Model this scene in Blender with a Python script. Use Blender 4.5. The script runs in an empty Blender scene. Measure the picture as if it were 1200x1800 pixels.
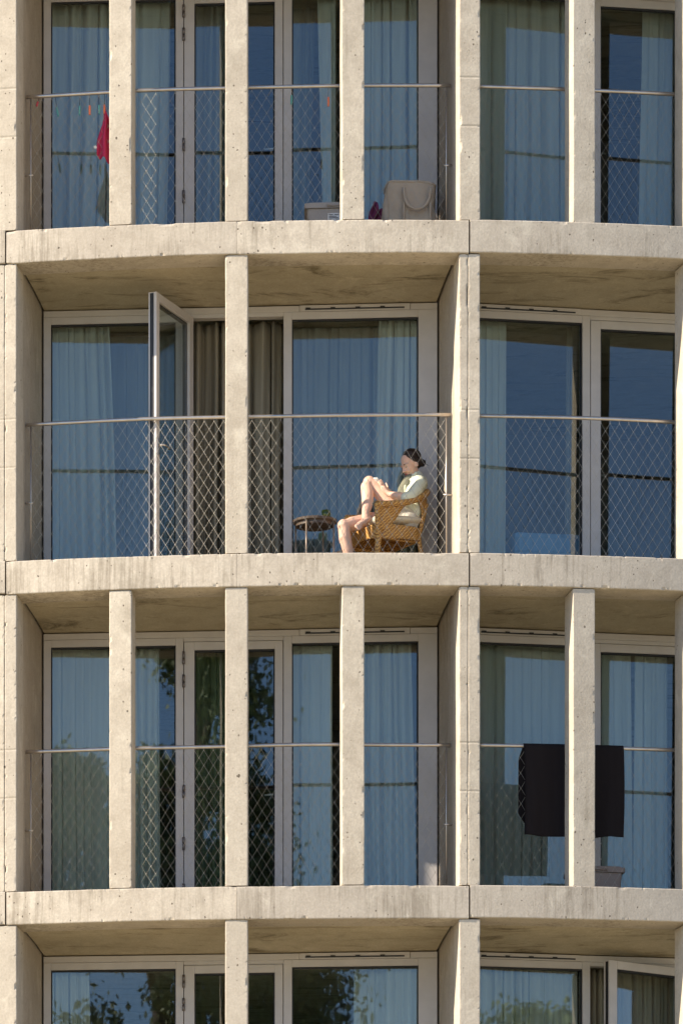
import bpy, bmesh, math, random
from mathutils import Vector, Matrix, Euler, noise

C = bpy.context.scene.collection
rad = math.radians
RND = random.Random(7)

# ------------------------------------------------------------------ camera
R = 15.5                      # radius of the round facade (slab edge), axis at x = y = 0
DIST = 49.0                   # camera to the nearest point of the facade
H = 2.786                     # storey height
GROUND = -13.6
FPX = 210.0 * DIST            # focal length in pixels of the 1200 x 1800 photograph
XV, YV = -170.0, 3470.0       # principal point of the (shift) lens
CAM = Vector((-4.0, -(R + DIST), -11.905))
cd = bpy.data.cameras.new('camera')
cam = bpy.data.objects.new('camera', cd); C.objects.link(cam)
cam.location = CAM
cam.rotation_euler = (rad(90), 0, 0)
cd.sensor_fit = 'VERTICAL'; cd.sensor_height = 36.0; cd.sensor_width = 24.0
cd.lens = FPX * 36.0 / 1800.0
cd.shift_x = (600 - XV) / 1800.0
cd.shift_y = (YV - 900) / 1800.0
cd.clip_start = 0.5; cd.clip_end = 5000
bpy.context.scene.camera = cam

# ------------------------------------------------------------------ light
SUN_AZ = math.atan(3.7)       # to the left of the direction facade -> camera
SUN_EL = rad(29.5)
sd = Vector((-math.sin(SUN_AZ) * math.cos(SUN_EL), -math.cos(SUN_AZ) * math.cos(SUN_EL), math.sin(SUN_EL)))
ld = bpy.data.lights.new('sun', 'SUN'); ld.energy = 5.0; ld.angle = rad(0.5); ld.color = (1.0, 0.885, 0.715)
sun = bpy.data.objects.new('sun', ld); C.objects.link(sun)
sun.rotation_euler = sd.to_track_quat('Z', 'Y').to_euler()
w = bpy.data.worlds.new('World'); bpy.context.scene.world = w; w.use_nodes = True
wn = w.node_tree.nodes; wl = w.node_tree.links
sky = wn.new('ShaderNodeTexSky'); sky.sky_type = 'NISHITA'; sky.sun_disc = False
sky.sun_elevation = SUN_EL; sky.sun_rotation = math.atan2(sd.x, sd.y)
sky.air_density = 0.75; sky.dust_density = 0.15; sky.ozone_density = 3.6
wl.new(sky.outputs[0], wn['Background'].inputs[0]); wn['Background'].inputs[1].default_value = 0.132
vs = bpy.context.scene.view_settings
bpy.context.scene.display_settings.display_device = 'sRGB'
vs.view_transform = 'Standard'; vs.look = 'None'; vs.gamma = 1.0; vs.exposure = 1.03
cy = bpy.context.scene.cycles
cy.max_bounces = 10; cy.diffuse_bounces = 5; cy.transparent_max_bounces = 16; cy.glossy_bounces = 4
cy.use_denoising = True

# ------------------------------------------------------------------ materials
def mat(name):
    m = bpy.data.materials.new(name); m.use_nodes = True
    nt = m.node_tree
    return m, nt, nt.nodes['Principled BSDF'], nt.nodes['Material Output']
def N(nt, t, **kw):
    n = nt.nodes.new(t)
    for k, v in kw.items():
        if k.startswith('i_'): n.inputs[int(k[2:]) if k[2:].isdigit() else k[2:].replace('_', ' ')].default_value = v
        else: setattr(n, k, v)
    return n
def L(nt, a, b): nt.links.new(a, b)
def mixc(nt, fac, a, b, mode='MIX'):
    n = nt.nodes.new('ShaderNodeMix'); n.data_type = 'RGBA'; n.blend_type = mode
    for s, v in ((n.inputs[0], fac), (n.inputs[6], a), (n.inputs[7], b)):
        if hasattr(v, 'is_linked'): nt.links.new(v, s)
        elif isinstance(v, (int, float)): s.default_value = v
        else: s.default_value = (*v, 1)
    return n.outputs[2]
def ramp(nt, src, p0, p1, c0=(0, 0, 0), c1=(1, 1, 1)):
    n = nt.nodes.new('ShaderNodeValToRGB'); e = n.color_ramp.elements
    e[0].position, e[1].position = p0, p1; e[0].color = (*c0, 1); e[1].color = (*c1, 1)
    nt.links.new(src, n.inputs[0]); return n.outputs[0]
def coords(nt, scale=(1, 1, 1), kind='Object'):
    tc = nt.nodes.new('ShaderNodeTexCoord'); mp = nt.nodes.new('ShaderNodeMapping')
    mp.inputs['Scale'].default_value = scale; nt.links.new(tc.outputs[kind], mp.inputs[0]); return mp.outputs[0]
def noise_(nt, vec, scale, detail=4, rough=0.55, dist=0.0):
    n = nt.nodes.new('ShaderNodeTexNoise'); n.inputs['Scale'].default_value = scale
    n.inputs['Detail'].default_value = detail; n.inputs['Roughness'].default_value = rough
    n.inputs['Distortion'].default_value = dist
    nt.links.new(vec, n.inputs['Vector']); return n.outputs[0]
def mul(nt, a, b, op='MULTIPLY'):
    n = nt.nodes.new('ShaderNodeMath'); n.operation = op
    for s, v in ((n.inputs[0], a), (n.inputs[1], b)):
        if hasattr(v, 'is_linked'): nt.links.new(v, s)
        else: s.default_value = v
    return n.outputs[0]

def concrete(name, c_lo, c_hi, streak=0.35, mould=0.0, pits=1.0, drips=0.0):
    m, nt, bs, out = mat(name)
    o = coords(nt)
    big = noise_(nt, o, 1.1, 6, 0.6)
    mid = noise_(nt, o, 7.0, 8, 0.68)
    col = mixc(nt, ramp(nt, mul(nt, mul(nt, big, 0.45), mul(nt, mid, 0.55), 'ADD'), 0.38, 0.62), c_lo, c_hi)
    oi = nt.nodes.new('ShaderNodeObjectInfo')
    col = mixc(nt, mul(nt, oi.outputs['Random'], 0.6), col, tuple(c * f for c, f in zip(c_lo, (0.93, 0.96, 1.02))))
    # vertical runs of dirt
    st = ramp(nt, noise_(nt, coords(nt, (9, 9, 0.55)), 2.2, 5, 0.6), 0.54, 0.72)
    gate = ramp(nt, noise_(nt, o, 0.9, 3), 0.44, 0.60)
    col = mixc(nt, mul(nt, mul(nt, st, gate), streak), col, (0.17, 0.135, 0.09))
    fine = noise_(nt, o, 55.0, 4, 0.65)
    col = mixc(nt, mul(nt, ramp(nt, fine, 0.32, 0.70), 0.34), col, tuple(c * 0.55 for c in c_lo))
    # light patches of cement bloom and soft blotches of dirt
    bl2 = ramp(nt, noise_(nt, coords(nt, (1, 1, 0.8)), 4.3, 8, 0.72, 0.5), 0.56, 0.70)
    col = mixc(nt, mul(nt, bl2, 0.40), col, tuple(min(0.72, c * 1.16) for c in c_hi))
    bl = ramp(nt, noise_(nt, coords(nt, (1, 1, 0.6)), 2.6, 8, 0.74, 0.6), 0.55, 0.72)
    col = mixc(nt, mul(nt, bl, 0.34), col, (0.22, 0.185, 0.13))
    if drips > 0:                                    # runs that start at the top arris of each slab edge
        sx = nt.nodes.new('ShaderNodeSeparateXYZ'); L(nt, o, sx.inputs[0])
        zr = mul(nt, mul(nt, mul(nt, sx.outputs[2], GROUND + 0.30, 'ADD'), H, 'DIVIDE'), 1.0, 'FLOORED_MODULO')
        near_top = ramp(nt, zr, 0.02, 0.1077)
        d1 = noise_(nt, coords(nt, (15, 15, 0.8)), 1.6, 6, 0.72)
        d2 = ramp(nt, noise_(nt, coords(nt, (1, 1, 0.8)), 1.1, 5, 0.65), 0.42, 0.66)
        dm = ramp(nt, mul(nt, mul(nt, d1, 0.62), mul(nt, mul(nt, near_top, 0.15), mul(nt, d2, 0.17), 'ADD'), 'ADD'), 0.53, 0.66)
        col = mixc(nt, mul(nt, mul(nt, dm, ramp(nt, zr, 0.012, 0.05)), drips), col, (0.13, 0.10, 0.065))
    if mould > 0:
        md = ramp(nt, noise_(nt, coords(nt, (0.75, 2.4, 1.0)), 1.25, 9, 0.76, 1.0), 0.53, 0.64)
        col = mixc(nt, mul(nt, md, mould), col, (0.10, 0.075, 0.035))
    pit = None                                       # blow holes, two sizes
    for sc, lo, mx in ((13.0, 0.76, 0.14), (30.0, 0.66, 0.22)):
        v = nt.nodes.new('ShaderNodeTexVoronoi'); v.inputs['Scale'].default_value = sc
        warp = nt.nodes.new('ShaderNodeMix'); warp.data_type = 'VECTOR'; warp.inputs[0].default_value = 0.018
        nv = nt.nodes.new('ShaderNodeTexNoise'); nv.inputs['Scale'].default_value = 24; L(nt, o, nv.inputs['Vector'])
        L(nt, coords(nt, (1, 1, 0.8)), warp.inputs[4]); L(nt, nv.outputs['Color'], warp.inputs[5])
        L(nt, warp.outputs[1], v.inputs['Vector'])
        sep = nt.nodes.new('ShaderNodeSeparateColor'); L(nt, v.outputs['Color'], sep.inputs[0])
        size = mul(nt, ramp(nt, sep.outputs[0], lo, 1.0), mx)
        p_ = mul(nt, v.outputs['Distance'], size, 'LESS_THAN')
        pit = p_ if pit is None else mul(nt, pit, p_, 'MAXIMUM')
    pit = mul(nt, mul(nt, pit, ramp(nt, noise_(nt, o, 1.7, 2), 0.36, 0.50)), pits)
    col = mixc(nt, mul(nt, pit, 0.85), col, (0.085, 0.065, 0.045))
    L(nt, col, bs.inputs['Base Color'])
    bs.inputs['Roughness'].default_value = 0.88
    bs.inputs['Specular IOR Level'].default_value = 0.25
    hgt = mul(nt, mul(nt, mid, 0.6), mul(nt, fine, 0.45), 'ADD')
    hgt = mul(nt, hgt, mul(nt, pit, -0.9), 'ADD')
    b = nt.nodes.new('ShaderNodeBump'); b.inputs['Strength'].default_value = 0.6; b.inputs['Distance'].default_value = 0.007
    L(nt, hgt, b.inputs['Height']); L(nt, b.outputs[0], bs.inputs['Normal'])
    return m
M = {}
M['beam'] = concrete('concrete_edge', (0.46, 0.39, 0.305), (0.64, 0.56, 0.45), 0.12, 0, 1, 0.48)
M['column'] = concrete('concrete_column', (0.46, 0.39, 0.30), (0.64, 0.56, 0.445), 0.30)
M['wall'] = concrete('concrete_wall', (0.40, 0.335, 0.26), (0.54, 0.465, 0.37), 0.6, 0.12, 0.4)
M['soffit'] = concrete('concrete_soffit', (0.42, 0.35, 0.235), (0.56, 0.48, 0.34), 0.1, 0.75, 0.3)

def simple(name, col, rough=0.5, metal=0.0, spec=0.5, var=0.0, vscale=20, bump=0.0):
    m, nt, bs, out = mat(name)
    bs.inputs['Base Color'].default_value = (*col, 1); bs.inputs['Roughness'].default_value = rough
    bs.inputs['Metallic'].default_value = metal; bs.inputs['Specular IOR Level'].default_value = spec
    if var or bump:
        nz = noise_(nt, coords(nt), vscale, 5, 0.6)
        if var: L(nt, mixc(nt, ramp(nt, nz, 0.3, 0.7), tuple(c * (1 - var) for c in col), tuple(min(1, c * (1 + var)) for c in col)), bs.inputs['Base Color'])
        if bump:
            b = nt.nodes.new('ShaderNodeBump'); b.inputs['Strength'].default_value = 0.5; b.inputs['Distance'].default_value = bump
            L(nt, nz, b.inputs['Height']); L(nt, b.outputs[0], bs.inputs['Normal'])
    return m
M['frame'] = simple('painted_aluminium', (0.50, 0.465, 0.44), 0.42, 0.0, 0.4, 0.06, 6)
M['gasket'] = simple('black_rubber', (0.012, 0.012, 0.014), 0.6)
M['steel'] = simple('stainless_steel', (0.56, 0.50, 0.44), 0.34, 0.85, 0.5, 0.12, 14)
M['cable'] = simple('steel_cable', (0.43, 0.395, 0.335), 0.45, 0.15)
M['hinge'] = simple('hinge_metal', (0.17, 0.15, 0.145), 0.4, 0.6)
M['room'] = simple('room_plaster_dimmed', (0.20, 0.19, 0.18), 0.9)  # pale plaster darkened: the shade inside the rooms is put into its colour
M['base'] = simple('plain_render', (0.42, 0.37, 0.30), 0.9, var=0.1)

def glass_mat(name, tint, refl, wob=0.00032, wscale=1.3):
    m, nt, bs, out = mat(name); nt.nodes.remove(bs)
    tr = N(nt, 'ShaderNodeBsdfTransparent'); tr.inputs[0].default_value = (*tint, 1)
    gl = N(nt, 'ShaderNodeBsdfGlossy'); gl.inputs['Roughness'].default_value = 0.009
    lw = N(nt, 'ShaderNodeLayerWeight'); lw.inputs['Blend'].default_value = 0.5
    p5 = mul(nt, lw.outputs['Facing'], 5.0, 'POWER')
    fac = mul(nt, mul(nt, p5, 1 - refl), refl, 'ADD')
    b = N(nt, 'ShaderNodeBump'); b.inputs['Strength'].default_value = 1.0; b.inputs['Distance'].default_value = wob
    L(nt, noise_(nt, coords(nt, (1, 1, 1.6)), wscale, 2, 0.45), b.inputs['Height']); L(nt, b.outputs[0], gl.inputs['Normal'])
    mx = N(nt, 'ShaderNodeMixShader'); L(nt, fac, mx.inputs[0]); L(nt, tr.outputs[0], mx.inputs[1]); L(nt, gl.outputs[0], mx.inputs[2])
    L(nt, mx.outputs[0], out.inputs[0]); return m
M['glass'] = glass_mat('window_glass', (0.85, 0.91, 0.92), 0.070)
M['tumbler'] = glass_mat('green_glass', (0.62, 0.68, 0.22), 0.06, 0.0)

def cloth(name, col, trans=0.3, sheer=0.0, var=0.20, weave=0.0):
    m, nt, bs, out = mat(name)
    v = coords(nt, (7, 7, 0.4))
    c = mixc(nt, noise_(nt, v, 3.0, 4), tuple(x * (1 - var) for x in col), tuple(min(1, x * (1 + var)) for x in col))
    L(nt, c, bs.inputs['Base Color']); bs.inputs['Roughness'].default_value = 0.95; bs.inputs['Specular IOR Level'].default_value = 0.1
    t = N(nt, 'ShaderNodeBsdfTranslucent'); L(nt, c, t.inputs[0])
    mx = N(nt, 'ShaderNodeMixShader'); mx.inputs[0].default_value = trans
    L(nt, bs.outputs[0], mx.inputs[1]); L(nt, t.outputs[0], mx.inputs[2]); last = mx.outputs[0]
    if sheer:
        tp = N(nt, 'ShaderNodeBsdfTransparent'); m2 = N(nt, 'ShaderNodeMixShader'); m2.inputs[0].default_value = sheer
        L(nt, last, m2.inputs[1]); L(nt, tp.outputs[0], m2.inputs[2]); last = m2.outputs[0]
    if weave:
        b = N(nt, 'ShaderNodeBump'); b.inputs['Strength'].default_value = 0.6; b.inputs['Distance'].default_value = weave
        L(nt, noise_(nt, coords(nt), 140, 3), b.inputs['Height']); L(nt, b.outputs[0], bs.inputs['Normal'])
    L(nt, last, out.inputs[0]); return m
M['curtain'] = cloth('pale_curtain', (0.62, 0.60, 0.51), 0.25)
M['sheer'] = cloth('sheer_curtain', (0.54, 0.54, 0.48), 0.35, 0.45)
M['taupe'] = cloth('taupe_curtain', (0.35, 0.31, 0.235), 0.25, 0.0, 0.3)
M['green_curtain'] = cloth('dark_curtain', (0.20, 0.22, 0.13), 0.2, 0.1)

# ------------------------------------------------------------------ mesh helpers
class MB:
    def __init__(s): s.v = []; s.f = []; s.m = []; s.sm = []
    def add(s, vs_, fs, mi=0, smooth=False):
        o = len(s.v); s.v.extend(Vector(p) for p in vs_)
        for f in fs: s.f.append([i + o for i in f]); s.m.append(mi); s.sm.append(smooth)
    def box(s, a, b, mi=0, fr=None):
        x0, y0, z0 = a; x1, y1, z1 = b
        p = [(x0, y0, z0), (x1, y0, z0), (x1, y1, z0), (x0, y1, z0), (x0, y0, z1), (x1, y0, z1), (x1, y1, z1), (x0, y1, z1)]
        if fr: p = [fr(q) for q in p]
        s.add(p, [(3, 2, 1, 0), (4, 5, 6, 7), (0, 1, 5, 4), (1, 2, 6, 5), (2, 3, 7, 6), (3, 0, 4, 7)], mi)
    def tube(s, path, r, n=8, mi=0, caps=True, smooth=True, up=None):
        path = [Vector(p) for p in path]; rings = []
        rr = r if isinstance(r, (list, tuple)) else [r] * len(path)
        prev = None
        for i, p in enumerate(path):
            d = (path[min(i + 1, len(path) - 1)] - path[max(i - 1, 0)]).normalized()
            if prev is None:
                a = Vector((0, 0, 1)) if abs(d.z) < 0.9 else Vector((1, 0, 0))
                if up: a = Vector(up)
                x = d.cross(a).normalized()
            else:
                x = (prev - d * prev.dot(d)).normalized()
            prev = x; y = d.cross(x)
            rings.append([p + x * (math.cos(2 * math.pi * k / n) * rr[i]) + y * (math.sin(2 * math.pi * k / n) * rr[i]) for k in range(n)])
        vs_ = [q for rg in rings for q in rg]; fs = []
        for i in range(len(path) - 1):
            for k in range(n):
                fs.append((i * n + k, i * n + (k + 1) % n, (i + 1) * n + (k + 1) % n, (i + 1) * n + k))
        s.add(vs_, fs, mi, smooth)
        if caps:
            o = len(s.v) - len(vs_)
            s.f.append([o + k for k in range(n)][::-1]); s.m.append(mi); s.sm.append(False)
            s.f.append([o + (len(path) - 1) * n + k for k in range(n)]); s.m.append(mi); s.sm.append(False)
    def grid(s, fn, nu, nv, mi=0, smooth=True, closed_u=False):
        vs_ = [fn(i / nu, j / nv) for j in range(nv + 1) for i in range(nu + (0 if closed_u else 1))]
        W = nu if closed_u else nu + 1; fs = []
        for j in range(nv):
            for i in range(nu):
                i2 = (i + 1) % W if closed_u else i + 1
                fs.append((j * W + i, j * W + i2, (j + 1) * W + i2, (j + 1) * W + i))
        s.add(vs_, fs, mi, smooth)
    def lathe(s, c, prof, n=24, mi=0, smooth=True):
        c = Vector(c)
        s.grid(lambda u, v: c + Vector((prof[round(v * (len(prof) - 1))][0] * math.cos(2 * math.pi * u), prof[round(v * (len(prof) - 1))][0] * math.sin(2 * math.pi * u), prof[round(v * (len(prof) - 1))][1])), n, len(prof) - 1, mi, smooth, True)
    def ball(s, c, r, n=12, mi=0, M3=None):
        c = Vector(c); r = r if isinstance(r, (tuple, list)) else (r, r, r)
        def fn(u, v):
            a = 2 * math.pi * u; t = math.pi * (0.001 + 0.998 * v)
            p = Vector((r[0] * math.sin(t) * math.cos(a), r[1] * math.sin(t) * math.sin(a), -r[2] * math.cos(t)))
            return c + (M3 @ p if M3 else p)
        s.grid(fn, n, max(6, n * 2 // 3), mi, True, True)
    def mesh(s, name):
        me = bpy.data.meshes.new(name); me.from_pydata([tuple(p) for p in s.v], [], s.f); me.update()
        me.polygons.foreach_set('material_index', s.m); me.polygons.foreach_set('use_smooth', s.sm); return me
    def build(s, name, mats, parent=None, bevel=0.0):
        me = s.mesh(name); o = bpy.data.objects.new(name, me)
        for m in (mats if isinstance(mats, (list, tuple)) else [mats]): me.materials.append(m)
        C.objects.link(o)
        if parent: o.parent = parent
        if bevel:
            b = o.modifiers.new('bevel', 'BEVEL'); b.width = bevel; b.segments = 2; b.limit_method = 'ANGLE'; b.angle_limit = rad(50)
        return o
def tag(o, label=None, cat=None, group=None, kind=None):
    if label: o['label'] = label
    if cat: o['category'] = cat
    if group: o['group'] = group
    if kind: o['kind'] = kind
    return o
def thing(name, label, cat, loc=(0, 0, 0), rz=0.0, group=None):
    o = bpy.data.objects.new(name, None); C.objects.link(o); o.location = loc; o.rotation_euler = (0, 0, rz)
    o.empty_display_size = 0.2
    return tag(o, label, cat, group)

# ------------------------------------------------------------------ layout of the round facade
TH = rad(14.4); A0 = rad(2.73)                    # bay angle; boundary between the two bays in view
D_IN, S_RAIL, COLD = 1.36, 0.48, 0.32             # window plane, railing and column depth behind the slab edge
AW = R - D_IN
BAYS = (-2, -1, 0, 1, 2); ROWS = (0, 1, 2, 3, 4, 5)
def bay_a(b): return A0 + TH * (b - 0.5)
def floor_z(r): return (2 - r) * H
def pol(a, r, z): return Vector((math.sin(a) * r, -math.cos(a) * r, z))
def frame_fn(b, r):                               # (u along the bay, depth behind the window plane, height) -> world
    a = bay_a(b); z0 = floor_z(r)
    t = Vector((math.cos(a), math.sin(a), 0)); n = Vector((math.sin(a), -math.cos(a), 0))
    return lambda q: t * q[0] + n * (AW - q[1]) + Vector((0, 0, z0 + q[2]))
def ray(px, py): return Vector(((px - XV) / FPX, 1, (YV - py) / FPX))
def W(px, py, y):                                 # the point at depth y seen at a pixel of the photograph
    return CAM + ray(px, py) * (y - CAM.y)
def U(px, b, off=0.0, py=700):
    a = bay_a(b); n = Vector((math.sin(a), -math.cos(a), 0)); d = ray(px, py)
    p = CAM + d * (((AW - off) - CAM.dot(n)) / d.dot(n))
    return p.x * math.cos(a) + p.y * math.sin(a)

# ------------------------------------------------------------------ ground
g = MB(); g.grid(lambda u, v: Vector((math.cos(2 * math.pi * u) * 2500 * v ** 3, math.sin(2 * math.pi * u) * 2500 * v ** 3, GROUND)), 64, 24, 0, False, True)
gm, nt, bs, _ = mat('dry_ground')
nz = noise_(nt, coords(nt), 0.25, 8, 0.65)
L(nt, mixc(nt, ramp(nt, nz, 0.35, 0.65), (0.38, 0.315, 0.185), (0.49, 0.415, 0.265)), bs.inputs['Base Color']); bs.inputs['Roughness'].default_value = 0.95
tag(g.build('ground', gm), 'dry sandy ground with patches of grass in front of the building', kind='structure')

# ------------------------------------------------------------------ building
bld = thing('apartment_building', 'round concrete apartment building with deep balconies between slender columns', 'building', (0, 0, GROUND))
def part(mb, name, mats, parent=bld, bevel=0.0):
    o = mb.build(name, mats, parent, bevel); o.matrix_parent_inverse = Matrix.Translation((0, 0, -GROUND)) if parent == bld else Matrix.Identity(4)
    return o
def nz3(p, s, k=0.0): return noise.noise(Vector((p[0] * s + k, p[1] * s - k, p[2] * s + 2 * k)))
def chip(p, s, depth):
    v = nz3(p, s, 31.7)
    return depth * max(0.0, (v - 0.42) / 0.4)

def beam(a0, a1, ztop, seed):
    r1, r0, z1, z0 = R, R - 0.355, ztop, ztop - 0.276
    c = 0.009
    prof = [(r1 - c, z1), (r1 - c * .3, z1 - c * .3), (r1, z1 - c), (r1, z1 - .028), (r1, (z0 + z1) / 2), (r1, z0 + .028), (r1, z0 + c), (r1 - c * .3, z0 + c * .3), (r1 - c, z0), (r1 - .03, z0), ((r0 + r1) / 2, z0), (r0, z0), (r0, z1), ((r0 + r1) / 2, z1), (r1 - .03, z1)]
    edge = {0, 1, 2, 6, 7, 8}
    n = max(20, int((a1 - a0) * R / 0.012)); k = len(prof); vs_ = []; fs = []
    for i in range(n + 1):
        a = a0 + (a1 - a0) * i / n
        for j, (r, z) in enumerate(prof):
            p = pol(a, r, z)
            q = (a * R + seed * 7.3, j // 3 * 1.7, z)
            dz = 0.004 * nz3((a * R, seed, 0.3 if j < 4 or j > 12 else 5.1), 0.9) + 0.0016 * nz3(q, 9)
            dr = 0.0035 * nz3((a * R, seed + 3, z), 1.2)
            if j in edge:
                ch = chip(q, 9.0, 0.013) + chip(q, 26.0, 0.009)
                dr -= ch; dz += (-ch if j < 3 else ch) * 0.7
            vs_.append(p + Vector((math.sin(a), -math.cos(a), 0)) * dr + Vector((0, 0, dz)))
    for i in range(n):
        for j in range(k):
            fs.append((i * k + j, (i + 1) * k + j, (i + 1) * k + (j + 1) % k, i * k + (j + 1) % k))
    fs.append(list(range(k))); fs.append([n * k + j for j in range(k)][::-1])
    m = MB(); m.add(vs_, fs, 0, False); return m
def column(a, wd, z0, z1, seed, joints=()):
    c = 0.007; h = wd / 2; ro = R - 0.014; ri = ro - COLD
    e_ = min(.022, h * .5)
    prof = [(-h, ri + c), (-h, ro - .024), (-h, ro - c), (-h + c * .3, ro - c * .3), (-h + c, ro), (-h + e_, ro), (0, ro), (h - e_, ro), (h - c, ro), (h - c * .3, ro - c * .3), (h, ro - c), (h, ro - .024), (h, ri + c), (h - c, ri), (-h + c, ri)]
    edge = {2, 3, 4, 8, 9, 10}
    n = int((z1 - z0) / 0.014); k = len(prof); vs_ = []; fs = []
    t = Vector((math.cos(a), math.sin(a), 0)); nn = Vector((math.sin(a), -math.cos(a), 0))
    for i in range(n + 1):
        z = z0 + (z1 - z0) * i / n
        for j, (x, r) in enumerate(prof):
            q = (seed * 3.1 + (j // 6) * 5, r, z)
            dx = 0.0022 * nz3((seed, j // 7, z), 1.6) + 0.0012 * nz3(q, 11); dr = 0.002 * nz3((seed + 9, x, z), 1.4)
            if j in edge:
                ch = chip(q, 10.0, 0.010) + chip(q, 28.0, 0.006)
                if i in (0, n): ch += 0.006 * RND.random()
                dx += ch * (1 if x < 0 else -1); dr -= ch
            if joints and any(abs(z - z0 - zz_) < .007 for zz_ in joints): dr -= 0.004
            vs_.append(t * (x + dx) + nn * (r + dr) + Vector((0, 0, z)))
    for i in range(n):
        for j in range(k):
            fs.append((i * k + j, i * k + (j + 1) % k, (i + 1) * k + (j + 1) % k, (i + 1) * k + j))
    fs.append(list(range(k))[::-1]); fs.append([n * k + j for j in range(k)])
    m = MB(); m.add(vs_, fs, 0, False); return m
WT = 0.155
seed = 0
for r in ROWS + (-1,):                            # slab of each storey: its floor, and the ceiling of the storey below
    zf = floor_z(r)
    for b in BAYS:
        seed += 1
        a0 = A0 + TH * (b - 1); a1 = a0 + TH; am = (a0 + a1) / 2
        g1 = 0.0065 / R; g2 = 0.0012 / R
        dzz = RND.uniform(-0.006, 0.006)
        part(beam(a0 + g1, am - g2, zf + dzz, seed), 'slab_edge', M['beam'])
        part(beam(am + g2, a1 - g1, zf + dzz + RND.uniform(-0.002, 0.002), seed + 50), 'slab_edge', M['beam'])
        # balcony slab running back into the room, soffit falling a little towards the window
        e = (WT / 2 + 0.012) / (R - 0.4)
        m = MB()
        rr = [(R - 0.362, -0.005, -0.268), (R - 0.9, 0, -0.292), (AW + 0.1, 0.0, -0.325), (AW - 0.1, 0.0, -0.329), (10.02, 0.0, -0.329)]
        nA = 16; vs_ = []; fs = []
        for i in range(nA + 1):
            f = -1 + 2 * i / nA
            for (rad_, zt, zb) in rr:
                half = TH / 2 - (WT / 2 + 0.022) / rad_
                a = am + f * half
                vs_.append(pol(a, rad_, zf + zt)); vs_.append(pol(a, rad_, zf + zb))
        k = len(rr) * 2
        for i in range(nA):
            for j in range(len(rr) - 1):
                fs.append((i * k + 2 * j, i * k + 2 * j + 2, (i + 1) * k + 2 * j + 2, (i + 1) * k + 2 * j))
                fs.append((i * k + 2 * j + 1, (i + 1) * k + 2 * j + 1, (i + 1) * k + 2 * j + 3, i * k + 2 * j + 3))
            fs.append((i * k, (i + 1) * k, (i + 1) * k + 1, i * k + 1))
            j = len(rr) - 1; fs.append((i * k + 2 * j, i * k + 2 * j + 1, (i + 1) * k + 2 * j + 1, (i + 1) * k + 2 * j))
        for i in (0, nA):
            for j in range(len(rr) - 1):
                q = (i * k + 2 * j, i * k + 2 * j + 1, i * k + 2 * j + 3, i * k + 2 * j + 2)
                fs.append(q if i == 0 else q[::-1])
        m.add(vs_, fs, 0, False); part(m, 'balcony_slab', M['soffit'])
for r in ROWS:
    zf = floor_z(r)
    for bi in range(-3, 3):                       # party walls and the columns in front of them
        a = A0 + TH * bi
        t = Vector((math.cos(a), math.sin(a), 0)); nn = Vector((math.sin(a), -math.cos(a), 0))
        fr = lambda q: t * q[0] + nn * q[1] + Vector((0, 0, q[2]))
        m = MB(); m.box((-WT / 2, 10.02, zf - 0.268), (WT / 2, R - 0.366, zf + H - 0.272), 0, fr)
        part(m, 'party_wall', M['wall'])
        seed += 1
        jn = (0.78, 1.19) if r in (1, 2, 3) else (1.25,)
        if r in (2, 3):                           # cast in two: a rough joint runs down the middle
            part(column(a - 0.048 / R, 0.072, zf + 0.004, zf + H - 0.286, seed, jn), 'column', M['column'])
            part(column(a + 0.0405 / R, 0.101, zf + 0.004, zf + H - 0.286, seed + 70, jn), 'column', M['column'])
        else: part(column(a + 0.004 / R, 0.176, zf + 0.004, zf + H - 0.286, seed, jn), 'column', M['column'])
    for b in BAYS:
        fs_ = (0.5,) if r % 2 == 0 else (0.25, 0.5, 0.75)
        for f in fs_:
            seed += 1
            part(column(A0 + TH * (b - 1 + f), 0.188, zf + 0.004, zf + H - 0.286, seed), 'column', M['column'])
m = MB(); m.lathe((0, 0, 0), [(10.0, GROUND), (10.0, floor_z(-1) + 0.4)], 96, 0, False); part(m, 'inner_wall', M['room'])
m = MB(); m.lathe((0, 0, 0), [(AW - 0.05, GROUND), (AW - 0.05, floor_z(5) - 0.34)], 96, 0, False); part(m, 'lower_wall', M['base'])

# ---- windows, doors, railings
TOPF, TOPD = 2.332, 2.288
LAY = {0: dict(o0=-1.69, gl=(-1.626, -0.551), d=(-0.483, -0.39, 0.30, 0.373), gr=(0.447, 1.529), o1=1.69, vent=(0.56, 1.41), hinge=0),
       1: dict(o0=-1.69, gl=(-1.60, -0.596), d=(-0.525, -0.433, 0.255, 0.345), gr=(0.42, 1.55), o1=1.69, vent=(-1.50, -0.66), hinge=1)}
LAY[-1] = LAY[1]; LAY[2] = LAY[0]; LAY[-2] = LAY[0]
FD = 0.10
def ring(m, u0, u1, z0, z1, gu0, gu1, gz0, gz1, y0, y1, fr):
    m.box((u0, y0, z0), (gu0, y1, z1), 0, fr); m.box((gu1, y0, z0), (u1, y1, z1), 0, fr)
    m.box((gu0, y0, gz1), (gu1, y1, z1), 0, fr); m.box((gu0, y0, z0), (gu1, y1, gz0), 0, fr)
    k = 0.011; ya, yb = y0 + 0.012, y0 + 0.05   # black glazing gasket
    m.box((gu0, ya, gz0), (gu0 + k, yb, gz1), 1, fr); m.box((gu1 - k, ya, gz0), (gu1, yb, gz1), 1, fr)
    m.box((gu0 + k, ya, gz1 - k * 1.4), (gu1 - k, yb, gz1), 1, fr); m.box((gu0 + k, ya, gz0), (gu1 - k, yb, gz0 + k), 1, fr)
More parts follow.
